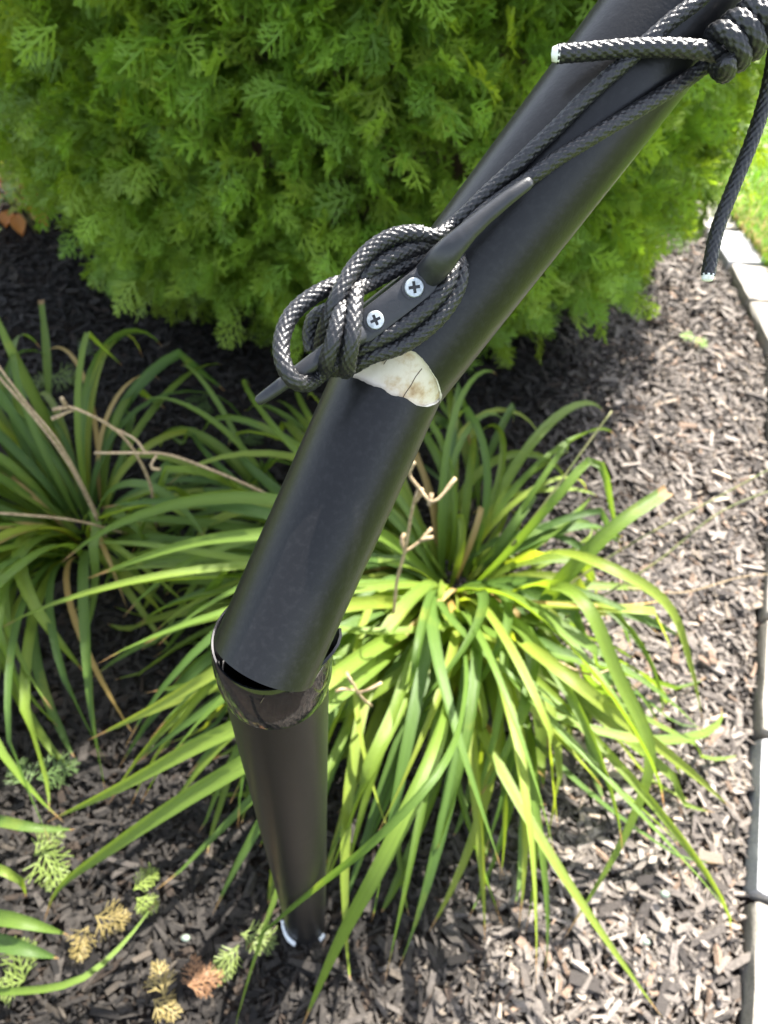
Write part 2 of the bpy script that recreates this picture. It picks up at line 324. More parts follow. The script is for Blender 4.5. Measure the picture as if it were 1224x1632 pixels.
# ------------------------------------------------------------------ lawn grass (uncountable)
def grass_mesh():
    n = 46000; Y = rng.uniform(.9, 4.2, n)**1.0; X = kerb_x(Y)+KW+.004+rng.uniform(0, 1, n)**1.5*1.6
    edge = rng.uniform(0, 1, n) < .06; X[edge] = kerb_x(Y[edge])+KW-.012+rng.uniform(0, .02, edge.sum())
    h = rng.uniform(.025, .06, n); az = rng.uniform(0, 6.283, n); lean = rng.uniform(.1, .9, n); wd = rng.uniform(.0012, .0022, n)
    dx, dy = np.cos(az), np.sin(az); px, py = -dy*wd, dx*wd; z = np.full(n, .016)
    b0 = np.stack([X-px, Y-py, z], -1); b1 = np.stack([X+px, Y+py, z], -1)
    m0 = np.stack([X+dx*h*lean*.3-px*.8, Y+dy*h*lean*.3-py*.8, z+h*.6], -1); m1 = np.stack([X+dx*h*lean*.3+px*.8, Y+dy*h*lean*.3+py*.8, z+h*.6], -1)
    t0 = np.stack([X+dx*h*lean-px*.1, Y+dy*h*lean-py*.1, z+h*(1-.3*lean)], -1); t1 = np.stack([X+dx*h*lean+px*.1, Y+dy*h*lean+py*.1, z+h*(1-.3*lean)], -1)
    V = np.stack([b0, b1, m0, m1, t0, t1], 1).reshape(-1, 3); i = np.arange(n)[:, None, None]*6
    Fs = (np.array([[0, 1, 3, 2], [2, 3, 5, 4]])[None]+i).reshape(-1, 4)
    c = np.stack([rng.uniform(.1, .17, n), rng.uniform(.22, .3, n), rng.uniform(.02, .05, n)], -1)
    dry = rng.uniform(0, 1, n) < np.clip(.4-(X-kerb_x(Y)-KW)*2.2, .04, 1); c[dry] = np.array([.36, .27, .13])*rng.uniform(.7, 1.2, (dry.sum(), 1))
    return mesh_np('grass', V, Fs, True, np.repeat(c, 6, 0))
tag(link_obj('grass', grass_mesh(), None, GRASS), 'bright sunlit lawn grass beyond the stone edging', 'grass', kind='stuff')

# ------------------------------------------------------------------ conifer sprays
def strip(V, Fs, p, d, L_, wd, nrm, seg=2, droop=0.0):
    """A narrow flat scale-leaved twig with a blunt tip."""
    s = np.cross(nrm, d); b = len(V)
    for i in range(seg+1):
        t = i/seg; wv = wd*(1.0 if t < .9 else .55); q = p+d*L_*t-nrm*droop*t*t*L_
        V.append(q-s*wv); V.append(q+s*wv)
    for i in range(seg):
        a = b+i*2; Fs.append((a, a+1, a+3, a+2))
def spray_template(seed, detail):
    r = np.random.default_rng(seed); V, Fs = [], []; nz = np.array([0, 0, 1.0])
    curve = r.uniform(.05, .4); n = 5 if detail else 4; wd = .024 if detail else .036
    d = np.array([1.0, 0, 0])
    for i in range(n):
        t = .06+.94*i/n; Ls = (.5*(1-t)**.7+.13)*r.uniform(.75, 1.2)
        for sgn in (-1, 1):
            p = np.array([t*.92+sgn*.02, r.normal(0, .012), -curve*t*t])
            a = sgn*(R(r.uniform(32, 50))); dd = np.array([math.cos(a), math.sin(a), r.normal(0, .18)-.25*curve]); dd /= np.linalg.norm(dd)
            n1 = nz+np.array([0, r.normal(0, .35), 0]); n1 -= dd*n1.dot(dd); n1 /= np.linalg.norm(n1)
            strip(V, Fs, p, dd, Ls, wd, n1, 2, .2)
            for k in range(2 if detail else 1):
                tk = .34+.3*k; q = p+dd*Ls*tk-n1*.2*tk*tk*Ls
                for s2 in ((-1, 1) if k == 0 else (sgn,)):
                    a2 = a+s2*R(r.uniform(28, 44)); d2 = np.array([math.cos(a2), math.sin(a2), r.normal(0, .25)]); d2 /= np.linalg.norm(d2)
                    n2 = n1+np.array([r.normal(0, .3), r.normal(0, .3), 0]); n2 -= d2*n2.dot(d2); n2 /= np.linalg.norm(n2)
                    strip(V, Fs, q, d2, Ls*(.42-.1*k)*r.uniform(.75, 1.2)+.03, wd*.95, n2, 1)
    strip(V, Fs, np.array([.0, 0, 0]), d, 1.0, wd, nz, 3, curve)
    return np.array(V), np.array(Fs)
SP_HI = [spray_template(s, True) for s in range(6)]; SP_LO = [spray_template(s+50, False) for s in range(4)]
def xform(tpl, pos, axis, nrm, size):
    """Batch-place a template: axis = spray direction, nrm = blade normal."""
    V, Fs = tpl; axis = axis/np.linalg.norm(axis, axis=1)[:, None]; nrm = nrm-axis*(nrm*axis).sum(1)[:, None]; nrm /= np.linalg.norm(nrm, axis=1)[:, None]
    sd_ = np.cross(nrm, axis); B = np.stack([axis, sd_, nrm], -1)*size[:, None, None]
    W = np.einsum('nij,vj->nvi', B, V)+pos[:, None]; n = len(pos)
    return W.reshape(-1, 3), (Fs[None]+np.arange(n)[:, None, None]*len(V)).reshape(-1, 4)
def build_shrub():
    root = empty('conifer_shrub', (float(SC[0]), float(SC[1]), 0), 'dense rounded green arborvitae shrub behind the pole', 'shrub')
    V, Q, T3 = tube_np(np.array([[SC[0], SC[1], -.02], [SC[0]+.01, SC[1], .5], [SC[0], SC[1]+.01, 1.2], [SC[0], SC[1], 1.5]]), np.array([.06, .05, .035, .012]), 10)
    me = bpy.data.meshes.new('trunk'); me.from_pydata(V.tolist(), [], Q.tolist()+T3.tolist()); me.update(); link_obj('trunk', me, root, BARK)
    VV, QQ, off = [], [], 0; r = np.random.default_rng(5)
    for k in range(130):                                  # limbs inside the crown
        zf = r.uniform(.0, .85); az = r.uniform(0, 6.283); rr = float(shrub_r(zf))*r.uniform(.72, .92); z0 = max(.12, SHZ0+(SHZ1-SHZ0)*zf-.25); z1 = SHZ0+(SHZ1-SHZ0)*zf
        a = np.array([SC[0], SC[1], z0]); b = np.array([SC[0]+rr*math.cos(az), SC[1]+rr*math.sin(az), z1+.05]); mid = (a+b)/2+np.array([r.normal(0, .03), r.normal(0, .03), -.05])
        V, Q, _ = tube_np(np.array([a, mid, b]), np.array([.012, .007, .003]), 5, False); VV.append(V); QQ.append(Q+off); off += len(V)
    link_obj('limbs', mesh_np('limbs', np.vstack(VV), np.vstack(QQ)), root, BARK)['kind'] = 'stuff'
    # clumps: lobes standing proud of the clipped outline
    nc = 1500; czf = r.uniform(.0, 1, nc)**1.15; caz = r.uniform(0, 6.283, nc); front = np.arange(nc) < 1130; caz[front] = r.uniform(math.pi*.97, 2.05*math.pi, front.sum()); czf[front] = r.uniform(0, .56, front.sum())
    cen = np.stack([np.cos(caz), np.sin(caz), czf], -1); crad = r.uniform(.04, .08, nc); clift = r.uniform(-.10, .065, nc)
    shade_c = r.uniform(.68, 1.25, nc)
    pos, axs, nrm, siz, col, rank = [], [], [], [], [], []
    for i in range(nc):
        az, zf = caz[i], czf[i]; base_r = float(shrub_r(zf))+clift[i]; out = np.array([math.cos(az), math.sin(az), 0]); upw = np.array([0, 0, 1.0])
        slope = 1.4*(zf-.19); nout = out+upw*slope*.9; nout /= np.linalg.norm(nout)
        c = np.array([SC[0], SC[1], SHZ0+(SHZ1-SHZ0)*zf])+out*base_r
        m = int(r.integers(9, 14))
        for k in range(m):
            off = r.normal(0, 1, 3); off -= nout*off.dot(nout)*.6; off *= crad[i]/1.3
            ax = nout*.75+off/np.linalg.norm(off)*r.uniform(.2, .8)+upw*r.uniform(-.35, .25); dep = r.uniform(-.06, .02) if k > 2 else r.uniform(-.14, -.05)
            pos.append(c+off+nout*dep-ax/np.linalg.norm(ax)*.03); axs.append(ax)
            nrm.append(np.cross(ax, r.normal(0, 1, 3))*.9+upw*.55+nout*.2); siz.append(r.uniform(.048, .084))
            g = shade_c[i]*r.uniform(.85, 1.15); y = r.uniform(0, 1)
            col.append((.145*g+.06*y*g, .26*g+.035*y*g, .034*g)); rank.append(k)
    pos, axs, nrm, siz, col, rank = map(np.array, (pos, axs, nrm, siz, col, rank))
    x, y, d = proj(pos); vis = (d > .2) & (x > -150) & (x < 1374) & (y > -200) & (pos[:, 1] < SC[1]+.25)
    show = vis & (x > 10) & (x < 1214) & (y > 10) & (y < 620) & (rank > 3)
    order = np.where(show)[0]; order = order[np.argsort(d[order])][:300]; pick = np.zeros(len(pos), bool); pick[order] = True
    VV, QQ, CC, off = [], [], [], 0
    tid = r.integers(0, 12, len(pos))
    for hi, sel in ((True, vis & ~pick), (False, ~vis)):
        for t, tpl in enumerate(SP_HI if hi else SP_LO):
            k = np.where(sel & (tid % (6 if hi else 4) == t))[0]
            if not len(k): continue
            V, Q = xform(tpl, pos[k], axs[k], nrm[k], siz[k]*(1 if hi else 1.7)); VV.append(V); QQ.append(Q+off); off += len(V); CC.append(np.repeat(col[k], len(tpl[0]), 0))
    crown = link_obj('crown', mesh_np('crown', np.vstack(VV), np.vstack(QQ), True, np.vstack(CC)), root, SPRAY); crown['kind'] = 'stuff'
    print('crown tris', 2*len(np.vstack(QQ)), 'sprays', len(pos), 'visible', int(vis.sum()))
    meshes = []
    for t in range(18):
        g = r.uniform(.8, 1.2); y = r.uniform(0, 1); c = np.array([[.145*g+.06*y, .26*g+.035*y, .034*g]]); V, Q = SP_HI[t % 6]
        meshes.append(mesh_np('foliage_spray', V, Q, True, np.repeat(c, len(V), 0)))
    for k in order:
        ax = axs[k]/np.linalg.norm(axs[k]); n_ = nrm[k]-ax*nrm[k].dot(ax); n_ /= np.linalg.norm(n_); s_ = np.cross(n_, ax); B = np.stack([ax, s_, n_], -1)*siz[k]
        o = link_obj('foliage_spray', meshes[int(r.integers(0, 18))], root, SPRAY)
        o.matrix_world = Matrix([[*B[0], pos[k][0]], [*B[1], pos[k][1]], [*B[2], pos[k][2]], [0, 0, 0, 1]])
        o.matrix_parent_inverse = Matrix.Translation(-Vector(root.location)); o.matrix_basis = Matrix([[*B[0], pos[k][0]], [*B[1], pos[k][1]], [*B[2], pos[k][2]], [0, 0, 0, 1]])
    # solid core added to block light, standing in for dense inner twigs
    bm = bmesh.new(); seg = 28; rows = 16; grid = []
    for i in range(rows):
        zf = .015+i/(rows-1)*.95; row = []
        for j in range(seg):
            a = j/seg*6.283; rr = max(.02, float(shrub_r(zf))*.8-.02+.02*math.sin(a*5+i)+.015*math.sin(a*11-i*2)); row.append(bm.verts.new((SC[0]+rr*math.cos(a), SC[1]+rr*math.sin(a), SHZ0+.03+(SHZ1-SHZ0)*zf)))
        grid.append(row)
    for i in range(rows-1):
        for j in range(seg): bm.faces.new((grid[i][j], grid[i][(j+1) % seg], grid[i+1][(j+1) % seg], grid[i+1][j]))
    bm.faces.new(grid[0]); bm.faces.new(grid[-1]); link_obj('light_block_core', bm_mesh(bm, 'light_block_core'), root, BARK)
    return root
shrub = build_shrub()

# ------------------------------------------------------------------ daylilies
def ribbon(name, pts, wid, nrm, fold=.28, parent=None, m=None):
    pts = np.asarray(pts); n = len(pts); T = np.gradient(pts, axis=0); T /= np.linalg.norm(T, axis=1)[:, None]+1e-9
    S = np.cross(T, nrm); S /= np.linalg.norm(S, axis=1)[:, None]+1e-9; U = np.cross(S, T)
    t = np.linspace(0, 1, n); V = np.stack([pts-S*wid[:, None]/2+U*wid[:, None]*fold*.5, pts-U*wid[:, None]*fold*.5, pts+S*wid[:, None]/2+U*wid[:, None]*fold*.5], 1).reshape(-1, 3)
    uv = np.stack([np.tile([0, .5, 1], n), np.repeat(t, 3)], -1)
    i = np.arange(n-1)[:, None]*3; Fs = np.concatenate([np.stack([i, i+1, i+4, i+3], -1), np.stack([i+1, i+2, i+5, i+4], -1)], 1).reshape(-1, 4)
    return link_obj(name, mesh_np(name, V, Fs, True, None, uv), parent, m)
def wprof(n, W): 
    t = np.linspace(0, 1, n); return W*(.55+.45*np.clip(t/.3, 0, 1))*np.clip(1-np.clip((t-.5)/.5, 0, 1)**1.9, .02, 1)
def grow_leaf(parent, base, az, L_, W, p0, p1, r, m, n=16, kink=None, sway=0.):
    ds = L_/(n-1); p = np.array(base, float); pts = [p.copy()]; a = az; pw = r.uniform(1.0, 1.7)
    for i in range(1, n):
        t = i/(n-1); pit = p0+(p1-p0)*t**pw
        if kink and t > kink: pit = min(pit, R(-58))
        a += sway/n; d = np.array([math.cos(a)*math.cos(pit), math.sin(a)*math.cos(pit), math.sin(pit)])
        p = p+d*ds
        if p[2] < .016: p[2] = .016+.004*r.random()
        pts.append(p.copy())
    pts = np.array(pts); tw = r.normal(0, .5); nr = []
    for i in range(n):
        t = i/(n-1); aa = a+math.pi/2; nr.append(np.array([0, 0, 1.])+np.array([math.cos(aa), math.sin(aa), 0])*(tw*t*1.4+r.normal(0, .02))-np.array([math.cos(az), math.sin(az), 0])*.6)
    return ribbon('leaf', pts, wprof(n, W), np.array(nr), r.uniform(.15, .4), parent, m)
def clump(root, n, r, spread, Lr, Wr, az0=0., azw=math.pi, dry=.05, p0r=(48, 84)):
    for k in range(n):
        az = az0+r.uniform(-azw, azw); e = r.uniform(0, 1)**.6
        b = Vector(root.location)+Vector((math.cos(az)*spread*e+r.normal(0, .008), math.sin(az)*spread*e+r.normal(0, .008), .004))
        u = r.uniform(0, 1); p0 = R(p0r[0]+(p0r[1]-p0r[0])*u); p1 = R(r.uniform(-78, -25)-10*(1-u)); L_ = r.uniform(*Lr)*(.72 if math.cos(az) > .6 else 1)
        d_ = r.uniform() < dry
        grow_leaf(root, b, az, L_*(.8 if d_ else 1), r.uniform(*Wr)*(.7 if d_ else 1), p0, p1, r, DRYLEAF if d_ else LEAF, kink=r.uniform(.55, .8) if r.uniform() < .34 else None, sway=r.normal(0, 1.05))
def hero_leaf(root, path, W, m=LEAF, fold=.25, tilt=(0, 0), full=.0):
    q, s = catmull([G(x, y, z) for x, y, z in path], .022); n = len(q)
    wd = wprof(n, W*.85)
    if full: wd = np.maximum(wd, W*full)
    nr = np.tile(np.array([tilt[0], tilt[1]-.25, 1.0]), (n, 1)); return ribbon('leaf', q, wd, nr, fold, root, m)
def stalk(root, path, r0, r1, m, name='flower_stalk', branches=()):
    q, s = catmull([Vector(p) for p in path], .015)
    o = link_obj(name, tube_mesh(name, q, np.linspace(r0, r1, len(q))*.6*(1+.06*np.sin(s*160)), 7), root, m)
    for bp in branches:
        qb, sb = catmull([Vector(p) for p in bp], .006); rr = np.linspace(r1*.62, r1*.5, len(qb)); rr[-3:] *= 1.5
        b = link_obj('twig', tube_mesh('twig', qb, rr, 7), o, m); b.matrix_parent_inverse = o.matrix_world.inverted(); b.parent = o
        b.matrix_parent_inverse = Matrix.Identity(4)
    return o
rl = np.random.default_rng(11)
main = empty('daylily_plant', G(718, 940), 'large sunlit daylily clump with long arching leaves right behind the pole', 'plant', 'daylilies in the mulch bed')
clump(main, 84, rl, .075, (.40, .62), (.010, .02), dry=.03)
clump(main, 108, rl, .07, (.48, .72), (.011, .0215), az0=R(-100), azw=R(62), dry=.02, p0r=(38, 74))
clump(main, 32, rl, .07, (.54, .74), (.011, .021), az0=R(190), azw=R(38), dry=.02, p0r=(40, 70))
clump(main, 40, rl, .07, (.54, .76), (.011, .021), az0=R(222), azw=R(26), dry=.02, p0r=(40, 66))
clump(main, 22, rl, .06, (.2, .36), (.01, .016), dry=.1, p0r=(55, 86))
hero_leaf(main, [(700, 930, .05), (600, 850, .25), (500, 848, .33), (430, 850, .34), (320, 862, .33), (230, 888, .31), (140, 922, .27)], .021, tilt=(.2, -.3))
hero_leaf(main, [(690, 970, .05), (590, 960, .26), (480, 985, .33), (360, 1060, .33), (260, 1120, .29), (140, 1180, .22)], .021, tilt=(.1, -.4))
hero_leaf(main, [(700, 980, .05), (600, 1030, .25), (480, 1110, .33), (330, 1180, .31), (200, 1250, .25), (75, 1310, .16)], .023, tilt=(0, -.4))
hero_leaf(main, [(680, 990, .05), (560, 1090, .27), (430, 1190, .31), (300, 1270, .27), (180, 1350, .2), (90, 1420, .12), (70, 1470, .07)], .023, tilt=(0, -.4))
hero_leaf(main, [(760, 930, .05), (820, 870, .2), (890, 790, .3), (945, 732, .33), (960, 745, .33), (975, 810, .27), (990, 880, .2)], .017, tilt=(-.6, -.2))
hero_leaf(main, [(840, 1000, .06), (900, 920, .18), (980, 840, .25), (1065, 782, .27)], .028, full=.75, fold=.35, tilt=(-.3, -.2))
hero_leaf(main, [(780, 960, .06), (860, 930, .24), (930, 960, .31), (985, 1080, .26), (1035, 1200, .2), (1000, 1320, .13), (900, 1495, .03)], .022, tilt=(.3, -.5))
hero_leaf(main, [(780, 1000, .06), (840, 1030, .25), (920, 1090, .28), (1010, 1160, .22), (1100, 1230, .13), (1168, 1290, .04)], .02, tilt=(.3, -.4))
hero_leaf(main, [(735, 990, .08), (740, 1110, .33), (695, 1235, .45), (605, 1332, .43), (505, 1413, .36), (435, 1472, .26), (390, 1514, .16)], .0095, tilt=(0, -.5))
hero_leaf(main, [(720, 1050, .1), (690, 1200, .32), (620, 1350, .31), (540, 1500, .22), (480, 1640, .1)], .022, tilt=(.2, -.5))
hero_leaf(main, [(800, 900, .05), (880, 880, .22), (960, 900, .28), (1060, 960, .25), (1100, 1060, .16), (1120, 1150, .06)], .02, tilt=(.3, -.2))
def branchy(px, py, z, dirs, r=.0022):
    p = G(px, py, z); return [[p+Vector(d)*0, p+Vector(d)*.5+Vector((0, 0, .002)), p+Vector(d)] for d in dirs]
# dried flower stalks of the main plant
s1 = [G(625, 1032, .16), G(632, 930, .27), G(645, 880, .33), G(660, 800, .42), G(668, 778, .44)]
up1 = s1[-1]; up0 = s1[2]
stalk(main, s1, .0042, .0034, STALK, branches=[
    [up1, G(652, 755, .455), G(660, 736, .47)], [up1, G(690, 800, .44), G(726, 762, .455)], [G(662, 800, .42), G(672, 785, .43), G(672, 780, .44)],
    [up0, G(670, 862, .34), G(688, 842, .35)], [up0, G(640, 860, .345), G(645, 850, .35)], [G(684, 806, .435), G(686, 795, .44), G(688, 786, .445)], [G(668, 862, .34), G(680, 858, .345), G(690, 856, .345)]])
stalk(main, [G(592, 1125, .22), G(575, 1110, .27), G(562, 1088, .3)], .0032, .0026, STALK, branches=[
    [G(565, 1100, .29), G(545, 1098, .3), G(535, 1102, .3)], [G(568, 1105, .29), G(590, 1098, .3), G(608, 1088, .3)], [G(562, 1090, .3), G(555, 1078, .31), G(552, 1072, .31)]])
stalk(main, [G(815, 870, .2), G(870, 800, .26), G(920, 730, .31), G(975, 655, .36)], .0038, .0022, GREENSTALK)
stalk(main, [G(880, 950, .12), G(1000, 870, .2), G(1130, 800, .26), G(1250, 735, .31)], .003, .0018, GREENSTALK)
stalk(main, [G(900, 985, .1), G(1040, 900, .18), G(1150, 815, .24), G(1260, 770, .27)], .003, .0018, GREENSTALK)
stalk(main, [G(880, 1050, .2), G(940, 1075, .22), G(990, 1060, .22)], .003, .002, STALK, branches=[[G(925, 1070, .22), G(930, 1055, .23), G(940, 1050, .23)], [G(940, 1075, .22), G(955, 1090, .22), G(975, 1095, .22)]])
stalk(main, [G(960, 930, .05), G(1080, 945, .09), G(1180, 920, .12), G(1224, 915, .14)], .0024, .0018, STALK)

left = empty('daylily_plant', G(135, 850), 'shaded daylily clump with tan stalks left of the pole at the photo edge', 'plant', 'daylilies in the mulch bed')
clump(left, 74, rl, .07, (.38, .6), (.011, .02), dry=.07)
clump(left, 44, rl, .07, (.46, .66), (.012, .02), az0=R(215), azw=R(70), dry=.06, p0r=(45, 75))
stalk(left, [G(250, 840, .1), G(235, 760, .25), G(190, 690, .35), G(130, 655, .4), G(100, 645, .41)], .0045, .0035, STALK, branches=[[G(120, 652, .4), G(100, 660, .4), G(82, 668, .4)], [G(105, 646, .41), G(100, 638, .42), G(98, 634, .425)], [G(115, 650, .4), G(98, 650, .41), G(84, 654, .41)]])
stalk(left, [G(170, 860, .1), G(110, 740, .25), G(50, 660, .33), G(-30, 570, .4)], .0045, .0035, STALK)
stalk(left, [G(160, 830, .12), G(90, 700, .33), G(40, 640, .38), G(-20, 560, .44)], .0036, .003, STALK)
stalk(left, [G(200, 850, .1), G(110, 828, .2), G(0, 818, .26), G(-40, 815, .27)], .0035, .003, STALK)
hind = empty('daylily_plant', G(455, 835), 'small daylily tuft with a pale forked dry stalk partly hidden behind the pole', 'plant', 'daylilies in the mulch bed')
clump(hind, 13, rl, .05, (.32, .48), (.01, .016), az0=R(200), azw=R(80), dry=.04)
clump(hind, 3, rl, .05, (.28, .4), (.012, .019), dry=.04)
sB = [G(470, 815, .1), G(430, 790, .2), G(340, 750, .27), G(265, 724, .31), G(220, 722, .33), G(150, 722, .34)]
stalk(hind, sB, .0046, .0034, STALK, branches=[[G(232, 722, .325), G(215, 700, .34), G(178, 682, .35)], [G(250, 724, .315), G(240, 745, .31), G(255, 748, .3)]])
back = empty('daylily_plant', G(760, 815), 'upright daylily tuft in the dark gap below the shrub right of the pole', 'plant', 'daylilies in the mulch bed')
clump(back, 10, rl, .04, (.26, .42), (.01, .016), az0=R(95), azw=R(120), dry=.05, p0r=(60, 86))
corner = empty('daylily_plant', G(-60, 1560), 'pale green daylily leaves reaching in from the lower left photo edge', 'plant', 'daylilies in the mulch bed')
hero_leaf(corner, [(-70, 1500, .04), (-20, 1462, .1), (40, 1470, .12), (110, 1490, .08)], .02)
hero_leaf(corner, [(-80, 1530, .04), (-20, 1500, .09), (50, 1515, .1), (95, 1528, .07)], .022)
hero_leaf(corner, [(-80, 1570, .02), (20, 1580, .06), (130, 1560, .07), (200, 1500, .05), (250, 1435, .03)], .009)
hero_leaf(corner, [(-60, 1380, .02), (-10, 1382, .09), (30, 1400, .08), (42, 1430, .03)], .014)
hero_leaf(corner, [(-60, 1300, .02), (0, 1308, .06), (60, 1320, .06), (120, 1322, .03)], .016)
far = empty('daylily_plant', G(40, 640), 'few upright daylily leaves in front of the dark mulch at far left', 'plant', 'daylilies in the mulch bed')
hero_leaf(far, [(78, 640, .02), (75, 560, .09), (66, 478, .15)], .022, full=.6, tilt=(0, -1.5))
hero_leaf(far, [(120, 760, .02), (60, 640, .15), (10, 540, .25), (-20, 470, .3)], .026, tilt=(0, -1.2))
hero_leaf(far, [(90, 780, .02), (20, 700, .14), (-30, 640, .2)], .026, tilt=(0, -1.2))

# ------------------------------------------------------------------ the broken pole
RT = .0225                                              # tube radius of the leaning upper lengths
K = P(628, 600, .2815); U0 = P(752, 427, .269); U1 = P(977, 137, .2513)
ud = ((U1-U0).normalized()); Kb = U0-ud*((U0-K).dot(ud)); K = (K+Kb)/2; ud = (U1-K).normalized()
MB = P(437, 1017, .2862); md = (K-MB).normalized()
LP = Vector((-.0435, .1446, 0)); RL = .0257; RIM = .7755
pole = empty('broken_pole', LP, 'snapped black pole leaning out of its collar with a torn cream gash', 'pole')
hin = (ud-md)
view = (Vector(CAM)-K).normalized()
def seg_frame(d):
    e1 = view-d*view.dot(d); e1.normalize(); return e1, d.cross(e1)     # phi=0 faces the photographer, phi>0 turns with d x e1
def lens(phi, lo, hi, peak, h, ex=.8):
    if phi <= lo or phi >= hi: return 0.
    t = (phi-lo)/(hi-lo); k = math.log(.5)/math.log(peak); return h*math.sin(math.pi*t**k)**ex
def tube_seg(name, d, origin, far_s, sign, gap, jag, seed, wall=.0013, far_cut=None):
    """Tube from the torn kink outwards along sign*d. Rim faces (the torn wall) get the white material."""
    e1, e2 = seg_frame(d); n = 160; rnd = np.random.default_rng(seed); half = (ud-md).length/2
    bend = hin.normalized(); be1, be2 = bend.dot(e1), bend.dot(e2); tanh_ = half/math.sqrt(max(1e-9, 1-half*half))
    jn = np.convolve(np.tile(rnd.normal(0, 1, n), 3), np.ones(5)/5, 'same')[n:2*n]
    bm = bmesh.new(); rows = 14; outer, inner = [], []
    for j in range(n):
        ph = -math.pi+2*math.pi*j/n; c, s = math.cos(ph), math.sin(ph)
        s0 = sign*RT*(be1*c+be2*s)*tanh_*0+(-sign)*0
        s0 = RT*(be1*c+be2*s)*tanh_                      # where the two lengths meet on the mitre
        g = gap(ph); edge = sign*s0+g+(jag*jn[j] if g > .0003 else 0)
        edge += .0002
        co_, ci_ = [], []
        for i in range(rows):
            t = (i/(rows-1))**1.6; sv = sign*(edge+(far_s+(far_cut(ph) if far_cut else 0)-edge)*t)
            for rr, lst in ((RT, co_), (RT-wall, ci_)): lst.append(bm.verts.new(origin+d*sv+(e1*c+e2*s)*rr))
        outer.append(co_); inner.append(ci_)
    for j in range(n):
        k = (j+1) % n
        for i in range(rows-1):
            bm.faces.new((outer[j][i], outer[k][i], outer[k][i+1], outer[j][i+1])); bm.faces.new((inner[j][i], inner[j][i+1], inner[k][i+1], inner[k][i]))
        f = bm.faces.new((outer[j][0], inner[j][0], inner[k][0], outer[k][0])); f.material_index = 1
        f = bm.faces.new((outer[j][-1], outer[k][-1], inner[k][-1], inner[j][-1])); f.material_index = 0
    me = bm_mesh(bm, name, True, 50); me.materials.append(POLE); me.materials.append(WHITEEDGE); return link_obj(name, me, pole)
GL, GH = R(-78), R(84)
FLIP = 1 if seg_frame(ud)[1].dot(Vector(M[:, 0])) > 0 else -1
def soft_table(xs, ys):
    q = np.linspace(0, 1, 201); v = np.interp(q, xs, ys); v = np.convolve(np.pad(v, 12, mode='edge'), np.ones(25)/25, 'valid'); v[0] = v[-1] = 0; return q, np.minimum(v, np.minimum(q, 1-q)*.09)
TU = soft_table([0, .15, .4, .55, .75, .9, 1], [0, .004, .0095, .0108, .0062, .0022, 0]); TD = soft_table([0, .05, .2, .5, .75, .92, 1], [0, .005, .009, .0122, .0120, .0066, 0])
def gap_up(ph): return float(np.interp((ph*FLIP-GL)/(GH-GL), *TU))
def gap_dn(ph): return float(np.interp((ph*FLIP-GL)/(GH-GL), *TD))
tube_seg('upper_tube', ud, K, .62, 1, gap_up, .00035, 3)
tube_seg('middle_tube', md, K, (K-MB).length+.010, -1, gap_dn, .0005, 4, far_cut=lambda ph: 0.002*math.cos(ph)+.001*math.sin(ph*FLIP))
# cream core seen in the gash
core_pts, _ = catmull([K-md*.05, K-md*.025, K-md*.008, K+ud*.008, K+ud*.025, K+ud*.05], .002)
core = link_obj('inner_core', tube_mesh('inner_core', core_pts, RT-.0016, 48), pole, CREAM)
def on_cyl(px, py, r, o, d):
    """Where the line of sight first meets a cylinder (or passes it closest)."""
    v = Vector(M @ np.array([(px-CX)/F, -(py-CY)/F, -1])).normalized(); w0 = Vector(CAM)-o
    a = v-d*v.dot(d); b = w0-d*w0.dot(d); A, B, C_ = a.dot(a), 2*a.dot(b), b.dot(b)-r*r; D = B*B-4*A*C_
    t = (-B-math.sqrt(D))/(2*A) if D > 0 else -B/(2*A); return Vector(CAM)+v*t
from mathutils.bvhtree import BVHTree
_bv = BVHTree.FromPolygons([v.co.copy() for v in core.data.vertices], [tuple(p.vertices) for p in core.data.polygons])
def on_core(px, py): return _bv.ray_cast(Vector(CAM), Vector(M @ np.array([(px-CX)/F, -(py-CY)/F, -1])).normalized())[0]
for line, rad in ((((672, 588), (662, 601), (655, 614), (646, 627), (640, 638)), .0002), (((622, 566), (616, 574), (612, 580)), .0002)):
    cl = [h for h in (on_core(x, y) for x, y in line) if h]
    if len(cl) > 2:
        q, _ = catmull(cl, .001); c_ = link_obj('crack', tube_mesh('crack', q, rad, 5), core, CRACK); c_.matrix_parent_inverse = Matrix.Identity(4)
# upright lower tube, collar, socket
def lathe(name, prof, loc, m, parent, n=72, wob=None, smooth_angle=35):
    bm = bmesh.new(); rings = []
    for j in range(n):
        a = 2*math.pi*j/n; rings.append([bm.verts.new((loc[0]+r*math.cos(a)*(1+(wob(a, z) if wob else 0)), loc[1]+r*math.sin(a)*(1+(wob(a, z) if wob else 0)), z)) for r, z in prof])
    for j in range(n):
        for i in range(len(prof)-1): bm.faces.new((rings[j][i], rings[(j+1) % n][i], rings[(j+1) % n][i+1], rings[j][i+1]))
    return link_obj(name, bm_mesh(bm, name, True, smooth_angle), parent, m)
lathe('lower_tube', [(RL, -.03), (RL, .3), (RL, .6), (RL, RIM-.028), (RL-.002, RIM-.028), (RL-.002, -.03)], LP, POLE, pole)
collar = lathe('collar', [(RL+.0004, RIM-.041), (RL+.0006, RIM-.040), (RL+.0013, RIM-.033), (RL+.0017, RIM-.030), (RL+.0017, RIM-.018), (RL+.0010, RIM-.006), (RL+.0004, RIM-.0015), (RL-.0002, RIM), (RL-.0010, RIM-.0002), (RL-.0014, RIM-.002), (RL-.0016, RIM-.012), (RL-.0018, RIM-.041)], LP, GLOSS, pole,
               wob=lambda a, z: .012*math.sin(2*a+.6)*max(0, (z-RIM+.03)/.03))
bm = bmesh.new(); bmesh.ops.create_cube(bm, size=1)
